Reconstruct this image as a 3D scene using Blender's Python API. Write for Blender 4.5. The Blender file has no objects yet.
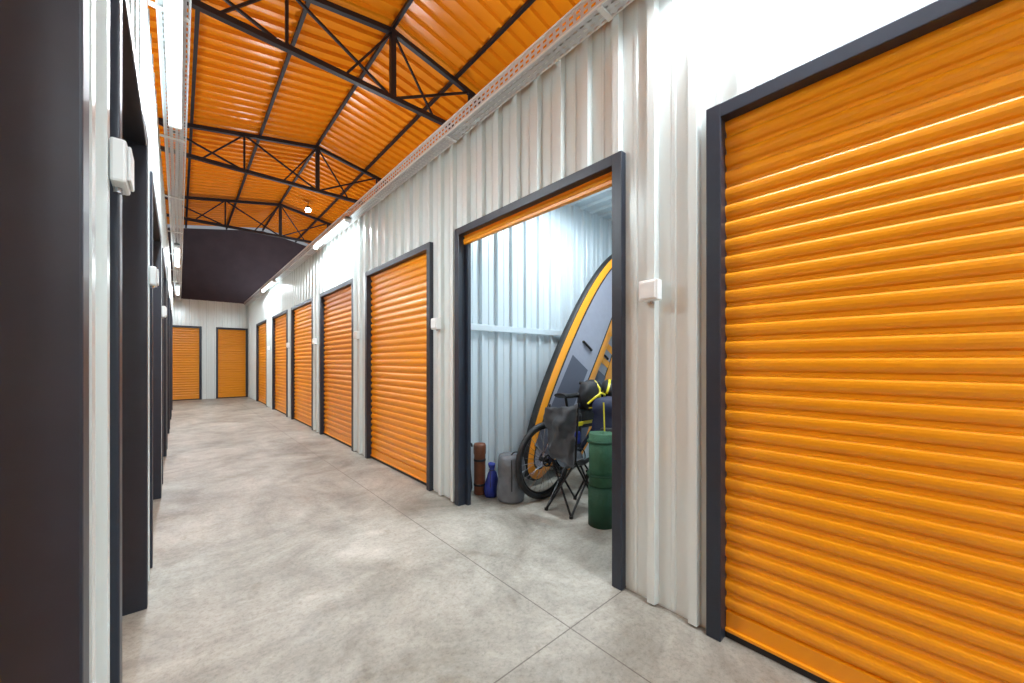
import bpy, bmesh, math, random
from mathutils import Vector, Matrix, Euler, noise
random.seed(4)
D=bpy.data; C=bpy.context
scn=C.scene
scn.view_settings.view_transform='Standard'
scn.view_settings.look='None'
TH=math.radians(41.4)

# ---------------------------------------------------------------- helpers
def lin(r,g,b):
    f=lambda c:(c/255/12.92) if c/255<=0.04045 else ((c/255+0.055)/1.055)**2.4
    return (f(r),f(g),f(b),1)

def empty(name,loc=(0,0,0)):
    e=D.objects.new(name,None); e.location=loc; e.empty_display_size=.1
    C.collection.objects.link(e); return e

def obj(name,bm,mats,parent=None,smooth=False,loc=None):
    me=D.meshes.new(name); bm.to_mesh(me); bm.free()
    if not isinstance(mats,(list,tuple)): mats=[mats]
    for m in mats: me.materials.append(m)
    if smooth:
        for p in me.polygons: p.use_smooth=True
    o=D.objects.new(name,me); C.collection.objects.link(o)
    if loc: o.location=loc
    if parent: o.parent=parent
    return o

def box(bm,x0,x1,y0,y1,z0,z1,mi=0,bev=0):
    r=bmesh.ops.create_cube(bm,size=1)
    vs=r['verts']
    for v in vs:
        v.co=Vector(((x0+x1)/2+v.co.x*(x1-x0),(y0+y1)/2+v.co.y*(y1-y0),(z0+z1)/2+v.co.z*(z1-z0)))
    fs=set(f for v in vs for f in v.link_faces)
    for f in fs: f.material_index=mi
    if bev>0:
        es=list(set(e for v in vs for e in v.link_edges))
        r=bmesh.ops.bevel(bm,geom=es,offset=bev,segments=2,affect='EDGES',profile=.5)
        for f in r['faces']: f.material_index=mi

def beam(bm,p0,p1,w,h=None,mi=0):
    h=h or w
    p0=Vector(p0);p1=Vector(p1);d=p1-p0
    q=d.to_track_quat('Z','Y')
    M=Matrix.Translation((p0+p1)/2)@q.to_matrix().to_4x4()@Matrix.Diagonal((w,h,d.length,1))
    r=bmesh.ops.create_cube(bm,size=1,matrix=M)
    for v in r['verts']:
        for f in v.link_faces: f.material_index=mi

def tube(bm,p0,p1,r,r2=None,seg=10,mi=0):
    p0=Vector(p0);p1=Vector(p1);d=p1-p0
    q=d.to_track_quat('Z','Y')
    M=Matrix.Translation((p0+p1)/2)@q.to_matrix().to_4x4()
    rr=bmesh.ops.create_cone(bm,cap_ends=True,segments=seg,radius1=r,radius2=r if r2 is None else r2,depth=d.length,matrix=M)
    for v in rr['verts']:
        for f in v.link_faces: f.material_index=mi

def path(bm,pts,r,seg=8,mi=0):
    for a,b in zip(pts[:-1],pts[1:]): tube(bm,a,b,r,seg=seg,mi=mi)
    for p in pts[1:-1]:
        rr=bmesh.ops.create_icosphere(bm,subdivisions=1,radius=r,matrix=Matrix.Translation(Vector(p)))
        for v in rr['verts']:
            for f in v.link_faces: f.material_index=mi

def torus(bm,c,R,r,M=None,seg=48,s2=10,mi=0):
    c=Vector(c); rings=[]
    for i in range(seg):
        a=2*math.pi*i/seg; ring=[]
        for j in range(s2):
            b=2*math.pi*j/s2
            rad=R+r*math.cos(b)
            ring.append(bm.verts.new(c+Vector((rad*math.cos(a),r*math.sin(b),rad*math.sin(a)))))
        rings.append(ring)
    for i in range(seg):
        for j in range(s2):
            f=bm.faces.new((rings[i][j],rings[(i+1)%seg][j],rings[(i+1)%seg][(j+1)%s2],rings[i][(j+1)%s2]))
            f.material_index=mi; f.smooth=True

def revolve(bm,c,prof,seg=28,mi=0,wob=0,sx=1,sy=1,crumple=0):
    c=Vector(c); rings=[]
    for (r,z) in prof:
        ring=[]
        for i in range(seg):
            a=2*math.pi*i/seg
            k=1+wob*math.sin(3*a+z*14)+wob*.7*math.sin(7*a-z*23)
            p=Vector((r*k*math.cos(a)*sx,r*k*math.sin(a)*sy,z))
            if crumple and z>.02:
                p+=noise.noise_vector(p*11+c)*crumple
                p.z=max(p.z,.01)
            ring.append(bm.verts.new(c+p))
        rings.append(ring)
    for k in range(len(rings)-1):
        for i in range(seg):
            f=bm.faces.new((rings[k][i],rings[k][(i+1)%seg],rings[k+1][(i+1)%seg],rings[k+1][i]))
            f.material_index=mi; f.smooth=True
    for ring,rev in((rings[0],True),(rings[-1],False)):
        f=bm.faces.new(ring[::-1] if rev else ring); f.material_index=mi

# ribbed sheet: u along axis, out = normal direction of the ribs
def rib_profile(u0,u1,p,w,d,ramp,mid=True,ph=0.0):
    pts=[]
    k=math.floor((u0-ph)/p)-1
    while ph+k*p<u1+p:
        b=ph+k*p
        pts+=[(b,0),(b+ramp,d),(b+w-ramp,d),(b+w,0)]
        if mid:
            m=b+w+(p-w)/2
            pts+=[(m-.012,0),(m-.007,d*.16),(m+.007,d*.16),(m+.012,0)]
        k+=1
    def val(u):
        for a,b in zip(pts[:-1],pts[1:]):
            if a[0]<=u<=b[0]:
                t=(u-a[0])/max(1e-9,b[0]-a[0]); return a[1]+(b[1]-a[1])*t
        return 0
    out=[(u0,val(u0))]+[q for q in pts if u0+1e-5<q[0]<u1-1e-5]+[(u1,val(u1))]
    return out

def sheet(bm,base,U,N,u0,u1,z0,z1,p=.2,w=.05,d=.036,ramp=.006,mid=True,ph=0.0,mi=0):
    base=Vector(base);U=Vector(U);N=Vector(N)
    pr=rib_profile(u0,u1,p,w,d,ramp,mid,ph)
    prev=None
    for u,h in pr:
        a=bm.verts.new(base+U*u+N*h+Vector((0,0,z0))); b=bm.verts.new(base+U*u+N*h+Vector((0,0,z1)))
        if prev:
            f=bm.faces.new((prev[0],a,b,prev[1])); f.material_index=mi
        prev=(a,b)

# ---------------------------------------------------------------- materials
def mat(name,col,rough=.5,metal=0,spec=.5,noise=0,nscale=8,bump=0,bscale=60,col2=None,stretch=None):
    m=D.materials.new(name); m.use_nodes=True
    nt=m.node_tree; b=nt.nodes['Principled BSDF']
    b.inputs['Base Color'].default_value=col
    b.inputs['Roughness'].default_value=rough
    b.inputs['Metallic'].default_value=metal
    b.inputs['Specular IOR Level'].default_value=spec
    tc=nt.nodes.new('ShaderNodeTexCoord'); src=tc.outputs['Object']
    if stretch:
        mp=nt.nodes.new('ShaderNodeMapping'); mp.inputs['Scale'].default_value=stretch
        nt.links.new(src,mp.inputs['Vector']); src=mp.outputs['Vector']
    if noise or col2:
        n=nt.nodes.new('ShaderNodeTexNoise'); n.inputs['Scale'].default_value=nscale; n.inputs['Detail'].default_value=6
        nt.links.new(src,n.inputs['Vector'])
        r=nt.nodes.new('ShaderNodeValToRGB')
        r.color_ramp.elements[0].position=.35; r.color_ramp.elements[1].position=.65
        c2=col2 or tuple(c*(1-noise) for c in col[:3])+(1,)
        r.color_ramp.elements[0].color=c2; r.color_ramp.elements[1].color=col
        nt.links.new(n.outputs['Fac'],r.inputs['Fac']); nt.links.new(r.outputs['Color'],b.inputs['Base Color'])
    if bump:
        n2=nt.nodes.new('ShaderNodeTexNoise'); n2.inputs['Scale'].default_value=bscale; n2.inputs['Detail'].default_value=4
        nt.links.new(src,n2.inputs['Vector'])
        bp=nt.nodes.new('ShaderNodeBump'); bp.inputs['Strength'].default_value=bump; bp.inputs['Distance'].default_value=.01
        nt.links.new(n2.outputs['Fac'],bp.inputs['Height']); nt.links.new(bp.outputs['Normal'],b.inputs['Normal'])
    return m

def emis(name,col,s):
    m=D.materials.new(name); m.use_nodes=True; nt=m.node_tree
    b=nt.nodes['Principled BSDF']
    b.inputs['Base Color'].default_value=(.8,.8,.8,1)
    b.inputs['Emission Color'].default_value=col; b.inputs['Emission Strength'].default_value=s
    return m

M_wall=mat('painted_ribbed_steel_white',lin(218,227,226),rough=.24,metal=.12)
M_part=mat('painted_ribbed_steel_partition',lin(212,224,230),rough=.3,metal=.1)
M_door=mat('orange_roller_steel',lin(232,148,12),rough=.32)
M_frame=mat('charcoal_steel_frame',lin(36,43,56),rough=.4,noise=.15,nscale=14)
M_roof=mat('orange_roof_sheet',lin(232,138,22),rough=.26)
M_truss=mat('black_truss_steel',lin(28,26,30),rough=.5,noise=.1,nscale=10)
M_gable=mat('dark_plaster',lin(86,80,90),rough=.85,noise=.15,nscale=2)
M_box=mat('white_plastic',lin(232,236,236),rough=.35)
M_lampbody=mat('lamp_body_white',lin(235,235,235),rough=.4)
M_tube=emis('fluorescent_tube_glow',(.93,.97,1,1),12)
M_black=mat('black_rubber',lin(22,22,24),rough=.6,bump=.1)
M_blackm=mat('black_metal',lin(25,25,28),rough=.3,metal=.4)
M_chrome=mat('brushed_alloy',lin(190,190,195),rough=.25,metal=1)
M_green=mat('green_foam_mat',lin(44,92,64),rough=.75,noise=.2,nscale=20,bump=.3,bscale=90)
M_greend=mat('dark_green_foam_mat',lin(22,66,44),rough=.75,bump=.3,bscale=90)
M_greyf=mat('grey_nylon',lin(100,103,108),rough=.6,noise=.3,nscale=9,bump=.7,bscale=16)
M_brown=mat('brown_leather',lin(122,70,44),rough=.5,noise=.25,nscale=12)
M_blue=mat('blue_nylon',lin(38,54,150),rough=.55,noise=.3,nscale=12,bump=.4,bscale=20)
M_navy=mat('navy_canvas',lin(24,32,62),rough=.65,bump=.3,bscale=30)
M_blackf=mat('black_nylon',lin(30,31,36),rough=.6,noise=.3,nscale=12,bump=.6,bscale=18)
M_yel=mat('yellow_plastic',lin(222,206,36),rough=.4)
M_borange=mat('board_orange',lin(250,164,44),rough=.3)
M_bgrey=mat('board_deck_grey',lin(160,162,176),rough=.5,noise=.05,nscale=20,bump=.1,bscale=200)
M_bpad=mat('board_deck_pad',lin(92,96,110),rough=.75,bump=.4,bscale=150)

# galvanised perforated tray (real see-through slots)
M_tray=mat('galvanised_perforated_steel',lin(206,210,214),rough=.35,metal=.25)
nt=M_tray.node_tree; b=nt.nodes['Principled BSDF']
tc=nt.nodes.new('ShaderNodeTexCoord'); sp=nt.nodes.new('ShaderNodeSeparateXYZ'); nt.links.new(tc.outputs['Object'],sp.inputs[0])
def mth(nt,op,a,b_=None,c=None):
    n=nt.nodes.new('ShaderNodeMath'); n.operation=op
    for i,v in enumerate((a,b_,c)):
        if v is None: continue
        if isinstance(v,(int,float)): n.inputs[i].default_value=v
        else: nt.links.new(v,n.inputs[i])
    return n.outputs[0]
py=mth(nt,'PINGPONG',sp.outputs['Y'],.025)
s=mth(nt,'ADD',sp.outputs['X'],sp.outputs['Z'])
ps=mth(nt,'PINGPONG',s,.0165)
h=mth(nt,'MULTIPLY',mth(nt,'LESS_THAN',py,.014),mth(nt,'LESS_THAN',ps,.0075))
nt.links.new(mth(nt,'SUBTRACT',1,h),b.inputs['Alpha'])

# concrete floor
M_floor=D.materials.new('polished_concrete'); M_floor.use_nodes=True
nt=M_floor.node_tree; b=nt.nodes['Principled BSDF']
tc=nt.nodes.new('ShaderNodeTexCoord'); O=tc.outputs['Object']
def nz(scale,det=8,rough=.6,dist=0):
    n=nt.nodes.new('ShaderNodeTexNoise'); n.inputs['Scale'].default_value=scale; n.inputs['Detail'].default_value=det
    n.inputs['Roughness'].default_value=rough; n.inputs['Distortion'].default_value=dist
    nt.links.new(O,n.inputs['Vector']); return n.outputs['Fac']
def ramp(fac,stops):
    r=nt.nodes.new('ShaderNodeValToRGB'); e=r.color_ramp.elements
    e[0].position=stops[0][0]; e[0].color=stops[0][1]; e[1].position=stops[-1][0]; e[1].color=stops[-1][1]
    for p,c in stops[1:-1]:
        q=e.new(p); q.color=c
    nt.links.new(fac,r.inputs['Fac']); return r.outputs['Color']
def mix(a,bb,fac,bt='MIX'):
    n=nt.nodes.new('ShaderNodeMix'); n.data_type='RGBA'; n.blend_type=bt
    if isinstance(fac,(int,float)): n.inputs[0].default_value=fac
    else: nt.links.new(fac,n.inputs[0])
    for i,v in ((6,a),(7,bb)):
        if isinstance(v,tuple): n.inputs[i].default_value=v
        else: nt.links.new(v,n.inputs[i])
    return n.outputs[2]
c1=ramp(nz(1.3,12,.7,.8),[(.34,lin(128,123,113)),(.46,lin(152,148,138)),(.55,lin(166,162,152)),(.66,lin(186,182,172))])
c2=ramp(nz(6,10,.78,.3),[(.36,(.72,.71,.69,1)),(.52,(.97,.97,.96,1)),(.64,(1.08,1.08,1.08,1))])
c=mix(c1,c2,.7,'MULTIPLY')
c3=ramp(nz(45,6,.8),[(.36,(.58,.57,.56,1)),(.5,(1,1,1,1)),(.66,(1.14,1.14,1.14,1))])
c=mix(c,c3,.6,'MULTIPLY')
c5=ramp(nz(2.4,5,.65,1.0),[(.6,(1,1,1,1)),(.66,(.80,.76,.70,1)),(.74,(1,1,1,1))])
c=mix(c,c5,.75,'MULTIPLY')
c6=ramp(nz(3.1,9,.8,.4),[(.60,(1,1,1,1)),(.63,(1.2,1.2,1.21,1))])
c=mix(c,c6,.65,'MULTIPLY')
sp=nt.nodes.new('ShaderNodeSeparateXYZ'); nt.links.new(O,sp.inputs[0])
jx=mth(nt,'COMPARE',sp.outputs['X'],1.32,.003)
yy=mth(nt,'PINGPONG',mth(nt,'SUBTRACT',sp.outputs['Y'],1.10),2.4)
jy=mth(nt,'LESS_THAN',yy,.003)
j=mth(nt,'MAXIMUM',jx,jy)
c=mix(c,lin(86,78,70),mth(nt,'MULTIPLY',j,.8))
nt.links.new(c,b.inputs['Base Color'])
rr=ramp(nz(4,6,.6),[(.3,(.36,.36,.36,1)),(.7,(.6,.6,.6,1))]); nt.links.new(rr,b.inputs['Roughness'])
bp=nt.nodes.new('ShaderNodeBump'); bp.inputs['Strength'].default_value=.15; bp.inputs['Distance'].default_value=.01
nt.links.new(nz(35,6,.7),bp.inputs['Height']); nt.links.new(bp.outputs['Normal'],b.inputs['Normal'])

# ---------------------------------------------------------------- dimensions
XW=1.77; XF=1.73; XB=1.80
LW=-.155; LF=-.114; LB=-.205
HW=3.10; HD=2.30; FW=.06
YB=-4.0; YE=15.3; YG=18.5
RX=2.6; RZ=6.57; PITCH=.185; XL=-3.45; XR=8.65
rz=lambda x: RZ-abs(x-RX)*PITCH

# ---------------------------------------------------------------- floor
bm=bmesh.new(); box(bm,XL,XR,YB,YG,-.1,0); obj('floor',bm,M_floor)

# ---------------------------------------------------------------- building shell
bm=bmesh.new()
def gable(y):
    v=[bm.verts.new(p) for p in((XL,y,0),(XR,y,0),(XR,y,rz(XR)),(RX,y,RZ),(XL,y,rz(XL)))]; bm.faces.new(v)
gable(YG+.02); obj('wall_far_gable',bm,M_gable)
bm=bmesh.new(); gable(YB-.02); obj('wall_rear_gable',bm,M_wall)
bm=bmesh.new(); box(bm,XL-.1,XL,YB,YG,0,rz(XL)); obj('wall_building_left',bm,M_wall)
bm=bmesh.new(); box(bm,XR,XR+.1,YB,YG,0,rz(XR)); obj('wall_building_right',bm,M_wall)

# corrugated roof
bm=bmesh.new()
pr=rib_profile(YB,YG,.25,.08,.06,.014,False)
prev=None
for u,hh in pr:
    vs=[bm.verts.new((x,u,rz(x)+.125-hh)) for x in(XL,RX,XR)]
    if prev:
        bm.faces.new((prev[0],vs[0],vs[1],prev[1])); bm.faces.new((prev[1],vs[1],vs[2],prev[2]))
    prev=vs
obj('ceiling',bm,M_roof)

# purlins
bm=bmesh.new()
for k in range(-5,6):
    x=RX+k*1.2
    if x<XL: continue
    beam(bm,(x,YB,rz(x)+.03),(x,YG,rz(x)+.03),.05,.06)
obj('roof_purlins',bm,M_truss)

# trusses
for ty in(1.35,5.87,10.3,14.9):
    bm=bmesh.new(); zb=5.45
    n=5; half=6.0
    beam(bm,(RX-half,ty,zb),(RX+half,ty,zb),.075)
    zt=lambda x: rz(x)-.04
    beam(bm,(RX-half,ty,zt(RX-half)),(RX,ty,zt(RX)),.075)
    beam(bm,(RX+half,ty,zt(RX+half)),(RX,ty,zt(RX)),.075)
    beam(bm,(RX,ty,zb),(RX,ty,zt(RX)),.085)
    for s_ in(-1,1):
        xs=[RX+s_*half*i/4 for i in range(5)]
        for i in range(1,4):
            beam(bm,(xs[i],ty,zb),(xs[i],ty,zt(xs[i])),.04)
        for i in range(4):
            beam(bm,(xs[i+1],ty,zt(xs[i+1])),(xs[i],ty,zb),.035)
            if i<3: beam(bm,(xs[i],ty,zt(xs[i])),((xs[i]+xs[i+1])/2,ty,zb),.03)
    obj('roof_truss',bm,M_truss)

# ---------------------------------------------------------------- doors lists (outer frame extents along y)
right=[(-2.95,-1.35),(-.92,.68),(1.10,2.69),(3.11,4.72),(5.15,6.74),(7.18,8.85),(9.25,10.95),(11.75,13.5)]
left=[(-1.95,-.65),(-.22,.96),(1.40,2.60),(3.02,4.56),(5.0,6.5),(6.95,8.5),(8.95,10.5),(10.95,12.5)]
LEND=13.1

def wall_with_doors(name,base,U,N,doors,u0,u1,mtl,ph=0):
    bm=bmesh.new(); cur=u0
    for a,b_ in doors:
        sheet(bm,base,U,N,cur,a+.01,.012,HW,ph=ph)
        sheet(bm,base,U,N,a+.01,b_-.01,HD-.01,HW,ph=ph)
        cur=b_-.01
    sheet(bm,base,U,N,cur,u1,.012,HW,ph=ph)
    base=Vector(base);U=Vector(U);N=Vector(N)
    cur=u0
    segs=[]
    for a,b_ in doors: segs.append((cur,a+.03,0,HW)); segs.append((a+.03,b_-.03,HD-.03,HW)); cur=b_-.03
    segs.append((cur,u1,0,HW))
    for s0,s1,z0,z1 in segs:
        p=base+U*s0-N*.05; q=base+U*s1-N*.004
        box(bm,min(p.x,q.x),max(p.x,q.x),min(p.y,q.y),max(p.y,q.y),z0,z1)
    return obj(name,bm,mtl)
wall_with_doors('wall_right',(XW,0,0),(0,1,0),(-1,0,0),right,YB,YE,M_wall,ph=.115)
wall_with_doors('wall_left',(LW,0,0),(0,1,0),(1,0,0),left,YB,LEND,M_wall,ph=.02)
enddoors=[(-2.6,-1.75),(-1.45,-.6),(-.33,.54),(.88,1.73)]
wall_with_doors('wall_end',(0,YE,0),(1,0,0),(0,-1,0),enddoors,XL,XW,M_wall,ph=.05)
bm=bmesh.new(); sheet(bm,(0,LEND,0),(1,0,0),(0,1,0),XL,LW,0,HW); box(bm,XL,LW-.002,LEND-.05,LEND-.004,0,HW); obj('wall_left_row_end',bm,M_wall)

# unit ceilings
bm=bmesh.new(); box(bm,XW+.06,5.0,YB,YG,3.06,3.12); obj('ceiling_unit_row_right',bm,M_part)
bm=bmesh.new(); box(bm,XL,LW-.06,YB,LEND-.06,3.06,3.12); obj('ceiling_unit_row_left',bm,M_part)

def slat_curtain(bm,base,U,N,u0,u1,z0,z1,mi=0,pitch=.074):
    base=Vector(base);U=Vector(U);N=Vector(N); pts=[]
    z=z1
    prof=[(0,0),(.03,.007),(.08,.0115),(.16,.0145),(.30,.016),(.46,.0155),(.60,.012),(.70,.007),(.76,.0005),(.79,-.002),(.97,-.002)]
    while z>z0+.02:
        for t,d in prof: pts.append((max(z-t*pitch,z0),d))
        z-=pitch
    pts.append((z0,0))
    prev=None
    for z,d in pts:
        a=bm.verts.new(base+U*u0+N*d+Vector((0,0,z))); b_=bm.verts.new(base+U*u1+N*d+Vector((0,0,z)))
        if prev:
            f=bm.faces.new((prev[0],a,b_,prev[1])); f.material_index=mi; f.smooth=False
        prev=(a,b_)

dn=0
def bx(bm,base,U,N,u0,u1,n0,n1,z0,z1,mi=0,bev=0):
    p=base+U*u0+N*n0;q=base+U*u1+N*n1
    box(bm,min(p.x,q.x),max(p.x,q.x),min(p.y,q.y),max(p.y,q.y),z0,z1,mi,bev)
def door(base,U,N,a,b_,proud,deep,hd=HD,closed=True):
    """base on wall plane, N out to corridor"""
    global dn; dn+=1
    base=Vector(base);U=Vector(U);N=Vector(N)
    e=empty('door_%d'%dn)
    bm=bmesh.new()
    bx(bm,base,U,N,a,a+FW,-deep,proud,0,hd,bev=.004)
    bx(bm,base,U,N,b_-FW,b_,-deep,proud,0,hd,bev=.004)
    bx(bm,base,U,N,a+FW-.004,b_-FW+.004,-deep+.002,proud-.001,hd-FW,hd,bev=.004)
    obj('frame',bm,M_frame,e)
    bm=bmesh.new()
    if closed:
        slat_curtain(bm,base-N*(deep+.0-.002),U,N,a+FW,b_-FW,.11,hd-FW+.01)
        bx(bm,base,U,N,a+FW,b_-FW,-deep-.004,-deep+.012,.035,.115,bev=.003)
        bx(bm,base,U,N,a+FW,b_-FW,-deep-.004,-deep+.024,.030,.045,bev=.003)
        obj('shutter',bm,M_door,e)
        bm=bmesh.new(); bx(bm,base,U,N,a+FW-.002,b_-FW+.002,-deep-.006,-deep+.014,0,.031)  # black strip standing in for the shadow line under the shutter
        obj('shadow_strip',bm,M_black,e)
    else:
        slat_curtain(bm,base-N*(deep-.01),U,N,a+FW,b_-FW,hd-FW-.045,hd-FW+.05)
        bx(bm,base,U,N,a+FW,b_-FW,-deep-.01,-deep+.02,hd-FW-.07,hd-FW-.04,bev=.004)
        obj('shutter',bm,M_door,e)
        bm=bmesh.new()
        c=base+N*(-deep-.20)
        tube(bm,c+U*(a+.02)+Vector((0,0,hd+.16)),c+U*(b_-.02)+Vector((0,0,hd+.16)),.15,seg=24)
        obj('shutter_coil',bm,M_door,e,smooth=True)
        bm=bmesh.new()
        for u in(a+FW-.005,b_-FW-.035): bx(bm,base,U,N,u,u+.04,-deep-.03,-deep,0,hd)
        obj('guide_rails',bm,M_frame,e)
    return e
for i,(a,b_) in enumerate(right):
    door((XW,0,0),(0,1,0),(-1,0,0),a,b_,XW-XF,.03,closed=(i!=2))
for a,b_ in left:
    door((LW,0,0),(0,1,0),(1,0,0),a,b_,LF-LW,.085)
for a,b_ in enddoors:
    door((0,YE,0),(1,0,0),(0,-1,0),a,b_,.035,.03,hd=2.28)

# ---------------------------------------------------------------- open unit interior
bm=bmesh.new()
PY=2.87
sheet(bm,(0,PY,0),(1,0,0),(0,-1,0),XW+.06,4.75,0,3.06,p=.19,w=.045,d=.034,ph=.03)
box(bm,XW+.06,4.75,PY+.004,PY+.03,0,3.06)
obj('wall_unit_partition_far',bm,M_part)
bm=bmesh.new(); box(bm,XW+.06,4.75,PY-.06,PY-.034,1.48,1.54,bev=.004); obj('trim_1',bm,M_part)
bm=bmesh.new(); box(bm,XW+.06,4.75,.86,.89,0,3.06); sheet(bm,(0,.894,0),(1,0,0),(0,1,0),XW+.06,4.75,0,3.06,p=.19,w=.05); obj('wall_unit_partition_near',bm,M_part)
bm=bmesh.new(); sheet(bm,(4.72,0,0),(0,1,0),(-1,0,0),.9,PY,0,3.06,p=.19,w=.05); box(bm,4.73,4.78,.86,PY+.03,0,3.06); obj('wall_unit_back',bm,M_part)
bm=bmesh.new()
pr=rib_profile(XW+.06,4.7,.19,.05,.028,.012,False)
prev=None
for u,hh in pr:
    a=bm.verts.new((u,.9,3.045-hh)); b_=bm.verts.new((u,PY,3.045-hh))
    if prev: bm.faces.new((prev[0],prev[1],b_,a))
    prev=(a,b_)
obj('ceiling_unit',bm,M_part)

# ---------------------------------------------------------------- cable trays
def tray(name,x0,x1,y0,y1,wallx):
    bm=bmesh.new(); z0,z1=3.03,3.13
    def q(a,b_,c,d): bm.faces.new([bm.verts.new(p) for p in(a,b_,c,d)])
    q((x0,y0,z0),(x0,y1,z0),(x1,y1,z0),(x1,y0,z0))
    q((x0,y0,z0),(x0,y1,z0),(x0,y1,z1),(x0,y0,z1))
    q((x1,y0,z0),(x1,y1,z0),(x1,y1,z1),(x1,y0,z1))
    e=empty(name); obj('perforated_channel',bm,M_tray,e)
    bm=bmesh.new()
    for x in(x0,x1):
        box(bm,x-.005,x+.005,y0,y1,z1-.006,z1+.006)
        box(bm,x-.004,x+.004,y0,y1,z0-.003,z0+.007)
    y=y0+.6
    while y<y1:
        a=min(x0,x1,wallx); b2=max(x0,x1,wallx)
        box(bm,a,b2,y,y+.03,z0-.010,z0-.002); y+=1.5
    obj('edges_and_brackets',bm,M_box,e)
    bm=bmesh.new()
    for k,r in enumerate((.012,.009,.014)):
        xx=x0+(x1-x0)*(.25+.25*k)
        pts=[(xx+.008*math.sin(y*1.7+k),y,z0+.018+.004*math.sin(y*2.3+k)) for y in [y0+i*.5 for i in range(int((y1-y0)/.5)+1)]]
        path(bm,pts,r,seg=6)
    obj('cables',bm,M_box,e)
tray('cable_tray',1.625,1.727,YB+.05,YE-.05,XW-.038)
tray('cable_tray',-.085,.045,YB+.05,YE-.05,LW+.038)

# ---------------------------------------------------------------- batten lights
COOL=(.86,.94,1)
def batten(x,yc,L,z,power,up=False,w=.075,name='fluorescent_batten_light',col=COOL):
    e=empty(name)
    s=1 if up else -1
    bm=bmesh.new()
    box(bm,x-w/2,x+w/2,yc-L/2,yc+L/2,min(z,z+s*.03),max(z,z+s*.03),bev=.004)
    for yy in(yc-L/2,yc+L/2-.03): box(bm,x-w/2,x+w/2,yy,yy+.03,min(z,z+s*.075),max(z,z+s*.075),bev=.004)
    obj('housing',bm,M_lampbody,e)
    bm=bmesh.new(); tube(bm,(x,yc-L/2+.03,z+s*.05),(x,yc+L/2-.03,z+s*.05),.02,seg=14)
    obj('tube',bm,M_tube,e,smooth=True)
    l=D.lights.new('lamp_glow','AREA'); l.shape='RECTANGLE'; l.size=w; l.size_y=L-.1; l.energy=power; l.color=col
    lo=D.objects.new('lamp_glow',l); lo.location=(x,yc,z+s*.078)
    if up: lo.rotation_euler=(math.pi,0,0)
    C.collection.objects.link(lo); lo.parent=e
    return e
for yc in(-3.0,.05,5.7,10.6): batten(1.60,yc,1.55,3.018,46)  # rearmost one sits unseen behind the camera, added as fill light
for yc in(-2.6,3.0,8.6,12.6): batten(-.02,yc,1.6,3.018,60)  # rearmost one again an added, unseen fill behind the camera
for yc in(-1.5,3.2,7.8,12.2,16.5): batten(3.0,yc,1.5,3.13,50,up=True)  # unseen uplights added on top of the right units to brighten the roof
for yc in(-1.5,3.2,7.8,11.8): batten(-1.6,yc,1.5,3.13,50,up=True)  # left row: likewise added out of view, only to light the roof
batten(2.9,1.9,.9,3.01,56,col=(.82,.93,1))
e=empty('pendant_bay_lamp')
bm=bmesh.new(); tube(bm,(3.2,13.8,6.45),(3.2,13.8,6.3),.012); tube(bm,(3.2,13.8,6.3),(3.2,13.8,6.22),.05,.10,seg=20); obj('shade',bm,M_blackm,e)
bm=bmesh.new(); bmesh.ops.create_uvsphere(bm,u_segments=16,v_segments=10,radius=.08,matrix=Matrix.Translation((3.2,13.8,6.18))); obj('bulb',bm,emis('bulb_glow',(1,.98,.95,1),40),e,smooth=True)

# ---------------------------------------------------------------- alarm boxes on walls
def abox(x,y,z,n,s=.1,t=.045):
    e=empty('alarm_sensor_box')
    bm=bmesh.new()
    x0,x1=sorted((x,x+n*t)); box(bm,x0,x1,y-s/2,y+s/2,z-s/2,z+s/2,bev=.006)
    x0,x1=sorted((x+n*t,x+n*(t+.007))); box(bm,x0,x1,y-s*.4,y+s*.4,z-s*.4,z+s*.4,bev=.003)
    obj('housing',bm,M_box,e)
    bm=bmesh.new(); tube(bm,(x+n*.01,y,z-s/2+.002),(x+n*.01,y,z-s/2-.012),.008); obj('gland',bm,M_chrome,e)
for y,z in((.93,1.54),(2.96,1.53),(4.95,1.53),(6.95,1.53),(9.0,1.53),(11.3,1.53)): abox(XW-.037,y,z,-1)
for y in(1.29,2.85,4.8): abox(LW+.037,y,1.66,1,.10,.028)

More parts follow.
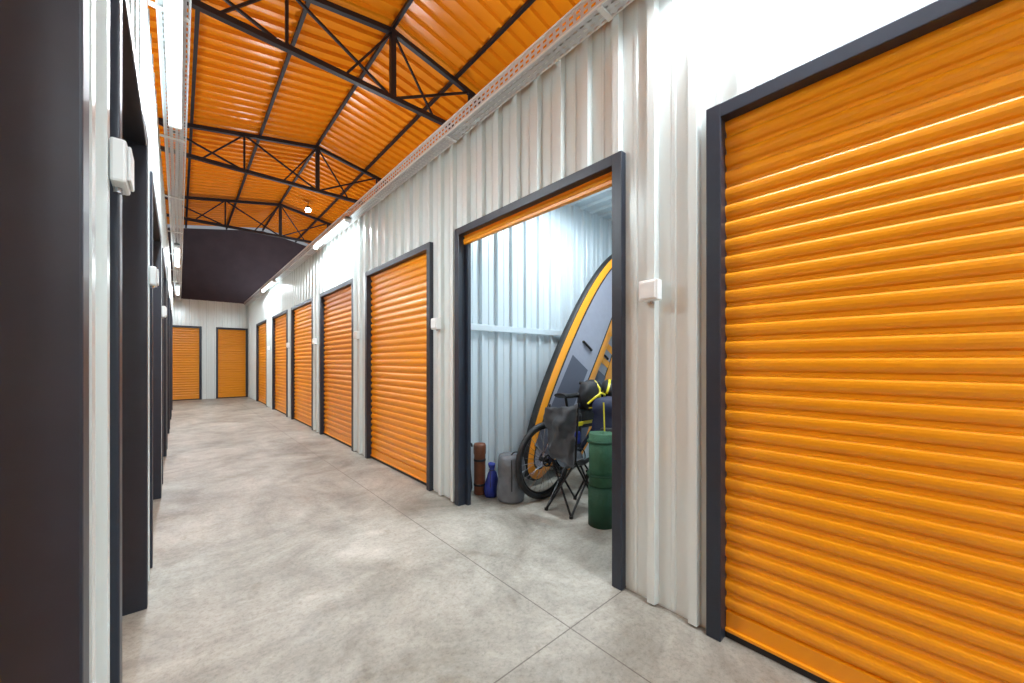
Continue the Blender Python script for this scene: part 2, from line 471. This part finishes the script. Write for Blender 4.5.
# ---------------------------------------------------------------- paddle boards
def board(name,cx,cz,y,L,W,ang,tiltz=0,wide=False):
    e=empty(name)
    n=64; T=.09
    def outline(s,off=0):
        pts=[]
        for i in range(n):
            a=2*math.pi*i/n
            u=math.cos(a); v=math.sin(a)
            uu=math.copysign(abs(u)**.95,u)*(L/2-off)
            wv=math.copysign(abs(v)**.78,v)*(W/2-off)
            if u<0: wv*=1-.10*abs(u)**2
            pts.append((uu*s,wv*s))
        return pts
    def pt(u,v,t):
        rock=.09*max(0,(u/(L/2)))**3
        X=cx+u*math.cos(ang)-v*math.sin(ang); Z=cz+u*math.sin(ang)+v*math.cos(ang)
        return Vector((X,y+t-rock+tiltz*(Z-cz),Z))
    a1=.022; a2=.115 if not wide else .2
    lay=[(.05,T/2),(.012,T/2-.012),(0,.02),(0,-.02),(.008,-T/2+.012),(a1,-T/2),(a2,-T/2-.002),(a2+.02,-T/2-.003)]
    mi=[0,0,0,0,0,1,0]
    bm=bmesh.new(); rings=[]
    for off,t in lay: rings.append([bm.verts.new(pt(u,v,t)) for u,v in outline(1,off)])
    for k in range(len(rings)-1):
        for i in range(n):
            f=bm.faces.new((rings[k][i],rings[k][(i+1)%n],rings[k+1][(i+1)%n],rings[k+1][i])); f.material_index=mi[k]; f.smooth=True
    def cap(ring,m):
        for i in range(n//2):
            a,b_=ring[i],ring[i+1]; c_,d_=ring[(n-i-1)%n],ring[(n-i)%n]
            vs=[]; [vs.append(q) for q in(a,b_,c_,d_) if q not in vs]
            if len(vs)>2:
                f=bm.faces.new(vs); f.material_index=m
    cap(rings[0],0); cap(rings[-1],2)
    obj('hull',bm,[M_black,M_borange,M_bgrey],e)
    bm=bmesh.new()
    t=-T/2-.008
    def quad(u0,u1,v0,v1,v0b=None,v1b=None,mi_=0,t=t):
        v0b=v0 if v0b is None else v0b; v1b=v1 if v1b is None else v1b
        K=8
        for k in range(K):
            ua=u0+(u1-u0)*k/K; ub=u0+(u1-u0)*(k+1)/K
            fa=k/K; fb=(k+1)/K
            f=bm.faces.new([bm.verts.new(pt(*q,t)) for q in((ua,v0+(v0b-v0)*fa),(ub,v0+(v0b-v0)*fb),(ub,v1+(v1b-v1)*fb),(ua,v1+(v1b-v1)*fa))]); f.material_index=mi_
    quad(-L*.40,-L*.04,-W*.22,W*.22,mi_=0)
    if wide:
        for k in range(5): quad(L*(.0+.07*k),L*(.03+.07*k),-W*.2,W*.2,mi_=1,t=t-.002)
    obj('deck_pad_and_stripes',bm,[M_bpad,M_borange,M_black],e)
    bm=bmesh.new()
    tube(bm,pt(.1,-.08,t-.01),pt(.1,.08,t-.01),.012,seg=8)
    for v in(-.08,.08): tube(bm,pt(.1,v,t-.01),pt(.1,v,t+.01),.014,seg=8)
    obj('carry_handle',bm,M_black,e)
    return e
board('paddle_board',3.31,1.28,2.62,2.90,.70,math.radians(57))
board('paddle_board',3.80,1.18,2.74,2.7,.72,math.radians(60),wide=True)

# ---------------------------------------------------------------- bicycle (along +X)
def bicycle(ox,oy,lean=.0):
    e=empty('bicycle'); e.location=(ox,oy,0); e.rotation_euler=(lean,0,0)
    R=.335; wb=1.04
    def wheel(name,cx):
        bm=bmesh.new(); torus(bm,(cx,0,R),R-.024,.024,mi=0); torus(bm,(cx,0,R),R-.052,.011,mi=1,s2=8)
        tube(bm,(cx,-.05,R),(cx,.05,R),.022,mi=1,seg=12)
        for i in range(28):
            a=2*math.pi*i/28; s_=.03 if i%2 else -.03
            b2=a+(.35 if i%4<2 else -.35)
            tube(bm,(cx+.02*math.cos(b2),s_,R+.02*math.sin(b2)),(cx+(R-.055)*math.cos(a),0,R+(R-.055)*math.sin(a)),.0018,seg=4,mi=2)
        obj(name,bm,[M_black,M_blackm,M_chrome],e)
    wheel('rear_wheel',0); wheel('front_wheel',wb)
    BB=(.43,0,.29); ST=(.30,0,.76); HT=(.84,0,.80); HB=(.875,0,.68)
    bm=bmesh.new()
    path(bm,[BB,ST],.017); path(bm,[ST,HT],.016); path(bm,[BB,HB],.019); path(bm,[HT,HB],.021)
    for s_ in(-.06,.06):
        path(bm,[(BB[0],s_*.5,BB[2]),(0,s_,R)],.010); path(bm,[(ST[0],s_*.3,ST[2]-.03),(0,s_,R)],.009)
    obj('frame',bm,M_navy,e,smooth=True)
    bm=bmesh.new()
    for s_ in(-.055,.055): path(bm,[(HB[0],s_,HB[2]-.04),(wb-.04,s_,R+.1),(wb,s_,R)],.014)
    tube(bm,(HB[0],-.07,HB[2]-.04),(HB[0],.07,HB[2]-.04),.018)
    tube(bm,HT,(.815,0,.93),.015); tube(bm,(.815,0,.93),(.87,0,.95),.017)
    path(bm,[(.80,-.25,.965),(.86,-.1,.955),(.87,0,.95),(.86,.1,.955),(.80,.24,.965)],.013)
    obj('fork_and_handlebar',bm,M_blackm,e,smooth=True)
    bm=bmesh.new(); tube(bm,(.86,-.12,.955),(.78,-.26,.965),.018); tube(bm,(.86,.12,.955),(.78,.25,.965),.018); obj('grips',bm,M_black,e)
    bm=bmesh.new(); tube(bm,ST,(.27,0,.87),.013)
    prof=[(.07,0),(.06,.05),(.035,.12),(.02,.2),(.018,.26)]
    pv=None
    for w,u in prof:
        ring=[bm.verts.new((.19+u,w*math.cos(a),.885+.022*math.sin(a)-(.01 if u>.1 else 0))) for a in [2*math.pi*i/12 for i in range(12)]]
        if pv:
            for i in range(12): bm.faces.new((pv[i],pv[(i+1)%12],ring[(i+1)%12],ring[i]))
        else: bm.faces.new(ring)
        pv=ring
    bm.faces.new(pv[::-1]); obj('saddle',bm,M_black,e,smooth=True)
    bm=bmesh.new(); torus(bm,(BB[0],-.045,BB[2]),.085,.006,seg=32,s2=6); torus(bm,(0,-.035,R),.045,.008,seg=24,s2=6)
    tube(bm,(BB[0],-.06,BB[2]),(BB[0],.06,BB[2]),.02)
    tube(bm,(BB[0],-.06,BB[2]),(BB[0]+.10,-.075,BB[2]-.13),.009); tube(bm,(BB[0],.06,BB[2]),(BB[0]-.10,.075,BB[2]+.13),.009)
    for p,s_ in(((BB[0]+.10,-.075,BB[2]-.13),-1),((BB[0]-.10,.075,BB[2]+.13),1)): 
        box(bm,p[0]-.04,p[0]+.04,min(p[1],p[1]+s_*.08),max(p[1],p[1]+s_*.08),p[2]-.012,p[2]+.012)
    for dz in(.085,-.085): tube(bm,(BB[0],-.045,BB[2]+dz),(0,-.035,R+dz*.53),.004,seg=5)
    obj('drivetrain',bm,M_blackm,e)
    bm=bmesh.new()
    box(bm,.36,.74,-.04,.04,.56,.74,mi=0,bev=.02); box(bm,.42,.68,-.05,.05,.60,.63,mi=1,bev=.005)
    box(bm,.02,.34,-.15,-.05,.42,.74,mi=0,bev=.03); box(bm,.03,.33,-.156,-.05,.62,.66,mi=1,bev=.005); box(bm,.06,.30,-.165,-.06,.46,.58,mi=2,bev=.02)
    box(bm,.72,.98,-.17,-.03,.72,.90,mi=0,bev=.03); box(bm,.73,.97,-.176,-.03,.83,.85,mi=1,bev=.004)
    obj('pannier_bags',bm,[M_blackf,M_yel,M_blue],e)
    # stuffed daypack strapped over the top tube, with yellow-green pull cords and zip
    bm=bmesh.new()
    revolve(bm,(.60,-.03,.72),[(.05,0),(.12,.03),(.15,.07),(.16,.12),(.155,.17),(.14,.22),(.11,.26),(.06,.285),(.02,.29)],wob=.04,seg=36,sy=.62,crumple=.03)
    obj('daypack',bm,M_blackf,e)
    bm=bmesh.new()
    path(bm,[(.47,-.10,.80),(.52,-.145,.86),(.60,-.155,.90),(.68,-.14,.88),(.73,-.10,.82)],.011)
    path(bm,[(.56,-.14,.80),(.58,-.155,.86),(.60,-.14,.94),(.61,-.07,1.01)],.010)
    path(bm,[(.49,-.10,.76),(.60,-.15,.77),(.70,-.11,.76)],.007)
    obj('daypack_cords',bm,M_yel,e)
    h=empty('helmet',(.80,-.12,.93)); h.parent=e; h.rotation_euler=(.3,-.3,.6)
    bm=bmesh.new(); bmesh.ops.create_uvsphere(bm,u_segments=32,v_segments=14,radius=1,matrix=Matrix.Rotation(math.pi/2,4,'X'))
    for f in bm.faces:
        f.material_index=1 if int((f.calc_center_median().y+1)/.2857)%3==1 else 0; f.smooth=True
    for v in list(bm.verts):
        if v.co.z<-.25: bm.verts.remove(v)
    for v in bm.verts: v.co=Vector((v.co.x*.13,v.co.y*.095,v.co.z*.085))
    bmesh.ops.solidify(bm,geom=bm.faces[:],thickness=.012)
    obj('helmet_shell',bm,[M_black,M_yel],h)
bicycle(2.40,2.30,.02)

# ---------------------------------------------------------------- folding camp chair
e=empty('folding_camp_chair')
bm=bmesh.new()
f1=(2.22,2.10,.01); f2=(2.24,1.86,.01); f3=(2.58,2.10,.01); f4=(2.58,1.86,.01)
t1=(2.28,2.10,.42); t2=(2.29,1.86,.42); t3=(2.56,2.10,.44); t4=(2.56,1.85,.44)
for a,b_ in((f1,t3),(f3,t1),(f2,t4),(f4,t2),(f1,t2),(f2,t1),(f3,t4),(f4,t3)): tube(bm,a,b_,.009)
for f in(f1,f2,f3,f4): tube(bm,(f[0],f[1],0),(f[0],f[1],.02),.016)
b1=(2.26,2.10,.85); b2_=(2.34,1.87,.87)
tube(bm,t1,b1,.009); tube(bm,t2,b2_,.009)
obj('frame',bm,M_blackm,e)
bm=bmesh.new()
def cloth(A,B,Cc,Dd,sag,N,nu=24,nv=30,fold=.012,cr=.02):
    A,B,Cc,Dd=map(Vector,(A,B,Cc,Dd)); N=Vector(N); g=[]
    for i in range(nu+1):
        r=[]
        for j in range(nv+1):
            u=i/nu;v=j/nv
            p=(A*(1-u)+B*u)*(1-v)+(Dd*(1-u)+Cc*u)*v
            p=p+N*(sag*math.sin(math.pi*u)*(.4+.6*math.sin(math.pi*v))+fold*math.sin(9*u+6*v)*math.sin(math.pi*u))
            p=p+noise.noise_vector(p*9)*cr+noise.noise_vector(p*24)*cr*.35
            r.append(bm.verts.new(p))
        g.append(r)
    fs=[]
    for i in range(nu):
        for j in range(nv):
            f=bm.faces.new((g[i][j],g[i+1][j],g[i+1][j+1],g[i][j+1])); f.smooth=True; fs.append(f)
    bmesh.ops.solidify(bm,geom=fs,thickness=.008)
cloth((2.27,1.86,.38),(2.24,2.10,.47),(2.22,2.12,.82),(2.32,1.86,.88),.07,(-1,-.3,0),fold=.025,cr=.035)
cloth(t1,t2,t4,t3,-.09,(0,0,1),fold=.02)
obj('fabric',bm,M_greyf,e)

# ---------------------------------------------------------------- rolled green mats
e=empty('rolled_sleeping_mat')
bm=bmesh.new()
def spiral_roll(cx,cy,z0,z1,R,mi,turns=5):
    N=turns*26; pts=[]
    for i in range(N+1):
        a=i/26*2*math.pi; r=.018+(R-.018)*i/N; pts.append((cx+r*math.cos(a),cy+r*math.sin(a),r,a))
    prev=None; th=(R-.018)/turns*.42
    for x,y,r,a in pts:
        dx,dy=math.cos(a),math.sin(a)
        q=[bm.verts.new((x-dx*th,y-dy*th,z0)),bm.verts.new((x+dx*th,y+dy*th,z0)),bm.verts.new((x+dx*th,y+dy*th,z1)),bm.verts.new((x-dx*th,y-dy*th,z1))]
        if prev:
            for k in range(4):
                f=bm.faces.new((prev[k],prev[(k+1)%4],q[(k+1)%4],q[k])); f.material_index=mi; f.smooth=(k in(1,3))
        else: bm.faces.new(q).material_index=mi
        prev=q
    bm.faces.new(prev[::-1]).material_index=mi
spiral_roll(2.335,1.655,.29,.67,.092,0)
spiral_roll(2.335,1.655,0,.285,.098,1)
obj('roll',bm,[M_green,M_greend],e)
bm=bmesh.new()
for z in(.36,.60):
    revolve(bm,(2.335,1.655,0),[(.101,z),(.103,z+.003),(.103,z+.014),(.101,z+.017)],mi=0)
obj('straps',bm,M_greend,e)
e=empty('rolled_sleeping_mat')
bm=bmesh.new(); spiral_roll(2.56,1.56,0,.30,.085,0); obj('roll',bm,[M_greend],e)

# ---------------------------------------------------------------- sleeping bag sack
e=empty('sleeping_bag_sack')
bm=bmesh.new()
prof=[(.09,0),(.112,.012),(.118,.04)]+[(.117,.04+.03*i) for i in range(1,11)]+[(.112,.37),(.100,.39),(.075,.402),(.045,.405),(.015,.41)]
revolve(bm,(2.15,2.45,0),prof,wob=.012,seg=48,crumple=.016)
obj('sack',bm,M_greyf,e)
bm=bmesh.new()
path(bm,[(2.10,2.40,.40),(2.12,2.38,.43),(2.17,2.38,.425),(2.20,2.42,.40)],.006)
path(bm,[(2.07,2.355,.38),(2.06,2.34,.28),(2.065,2.345,.12)],.005)
obj('straps',bm,M_black,e)

# ---------------------------------------------------------------- brown case, umbrella, drawstring bag
e=empty('leather_tube_case')
bm=bmesh.new()
revolve(bm,(2.04,2.755,0),[(.045,0),(.052,.01),(.052,.36),(.056,.365),(.056,.44),(.05,.455),(.02,.46)])
obj('case',bm,M_brown,e)
bm=bmesh.new()
for z in(.08,.30): revolve(bm,(2.04,2.755,0),[(.0525,z),(.055,z+.003),(.055,z+.017),(.0525,z+.02)])
obj('bands',bm,M_black,e)
e=empty('black_umbrella')
bm=bmesh.new(); tube(bm,(1.93,2.76,0),(1.935,2.77,.08),.006,.03,seg=14); tube(bm,(1.935,2.77,.08),(1.94,2.79,.36),.03,.012,seg=14); path(bm,[(1.94,2.79,.35),(1.94,2.795,.44),(1.955,2.795,.46),(1.975,2.79,.455),(1.98,2.79,.43)],.008)
obj('canopy_and_handle',bm,M_black,e)
e=empty('drawstring_bag')
bm=bmesh.new()
revolve(bm,(2.08,2.632,0),[(.05,0),(.064,.02),(.066,.05),(.066,.08),(.063,.11),(.058,.15),(.042,.21),(.02,.235),(.032,.27),(.036,.29)],wob=.07,seg=32,sy=.75,crumple=.012)
obj('bag',bm,M_blue,e)
bm=bmesh.new(); torus(bm,(0,0,0),.021,.004,seg=20,s2=6); bmesh.ops.rotate(bm,verts=bm.verts,matrix=Matrix.Rotation(math.pi/2,3,'X')); bmesh.ops.translate(bm,verts=bm.verts,vec=(2.08,2.632,.236)); path(bm,[(2.06,2.62,.236),(2.035,2.595,.17),(2.03,2.585,.10)],.003); obj('cord',bm,M_black,e)

# ---------------------------------------------------------------- hiking backpack
e=empty('hiking_backpack'); e.location=(2.90,1.97,0); e.rotation_euler=(0,0,math.radians(-45))
bm=bmesh.new()
revolve(bm,(0,0,0),[(.10,0),(.145,.02),(.16,.12),(.155,.3),(.16,.5),(.15,.66),(.13,.72),(.145,.74),(.15,.8),(.12,.86),(.04,.88)],wob=.015,sy=.72)
obj('main_sack',bm,M_navy,e)
bm=bmesh.new(); box(bm,-.09,.09,-.17,-.1,.12,.42,bev=.03); box(bm,-.10,.10,-.15,-.09,.50,.62,bev=.02); obj('pockets',bm,M_black,e)
bm=bmesh.new()
for x in(-.07,.07): path(bm,[(x,-.12,.84),(x,-.165,.6),(x,-.178,.42),(x,-.175,.12),(x,-.12,.03)],.006)
box(bm,-.06,.06,-.158,-.148,.53,.57); obj('yellow_straps',bm,M_yel,e)
bm=bmesh.new()
for x in(-.08,.08): path(bm,[(x,.10,.75),(x,.17,.66),(x,.18,.5),(x,.15,.3),(x,.11,.2)],.014)
obj('shoulder_straps',bm,M_black,e)

# ---------------------------------------------------------------- world + camera
w=D.worlds.new('interior_ambient'); scn.world=w; w.use_nodes=True
w.node_tree.nodes['Background'].inputs[0].default_value=(.9,.93,1,1); w.node_tree.nodes['Background'].inputs[1].default_value=.3
cam=D.cameras.new('camera'); co=D.objects.new('camera',cam); C.collection.objects.link(co)
co.location=(0,0,1.2); co.rotation_euler=(math.pi/2,0,-TH)
cam.sensor_width=36; cam.lens=36*378/1024; cam.shift_y=19.5/1024; cam.clip_start=.01
scn.camera=co
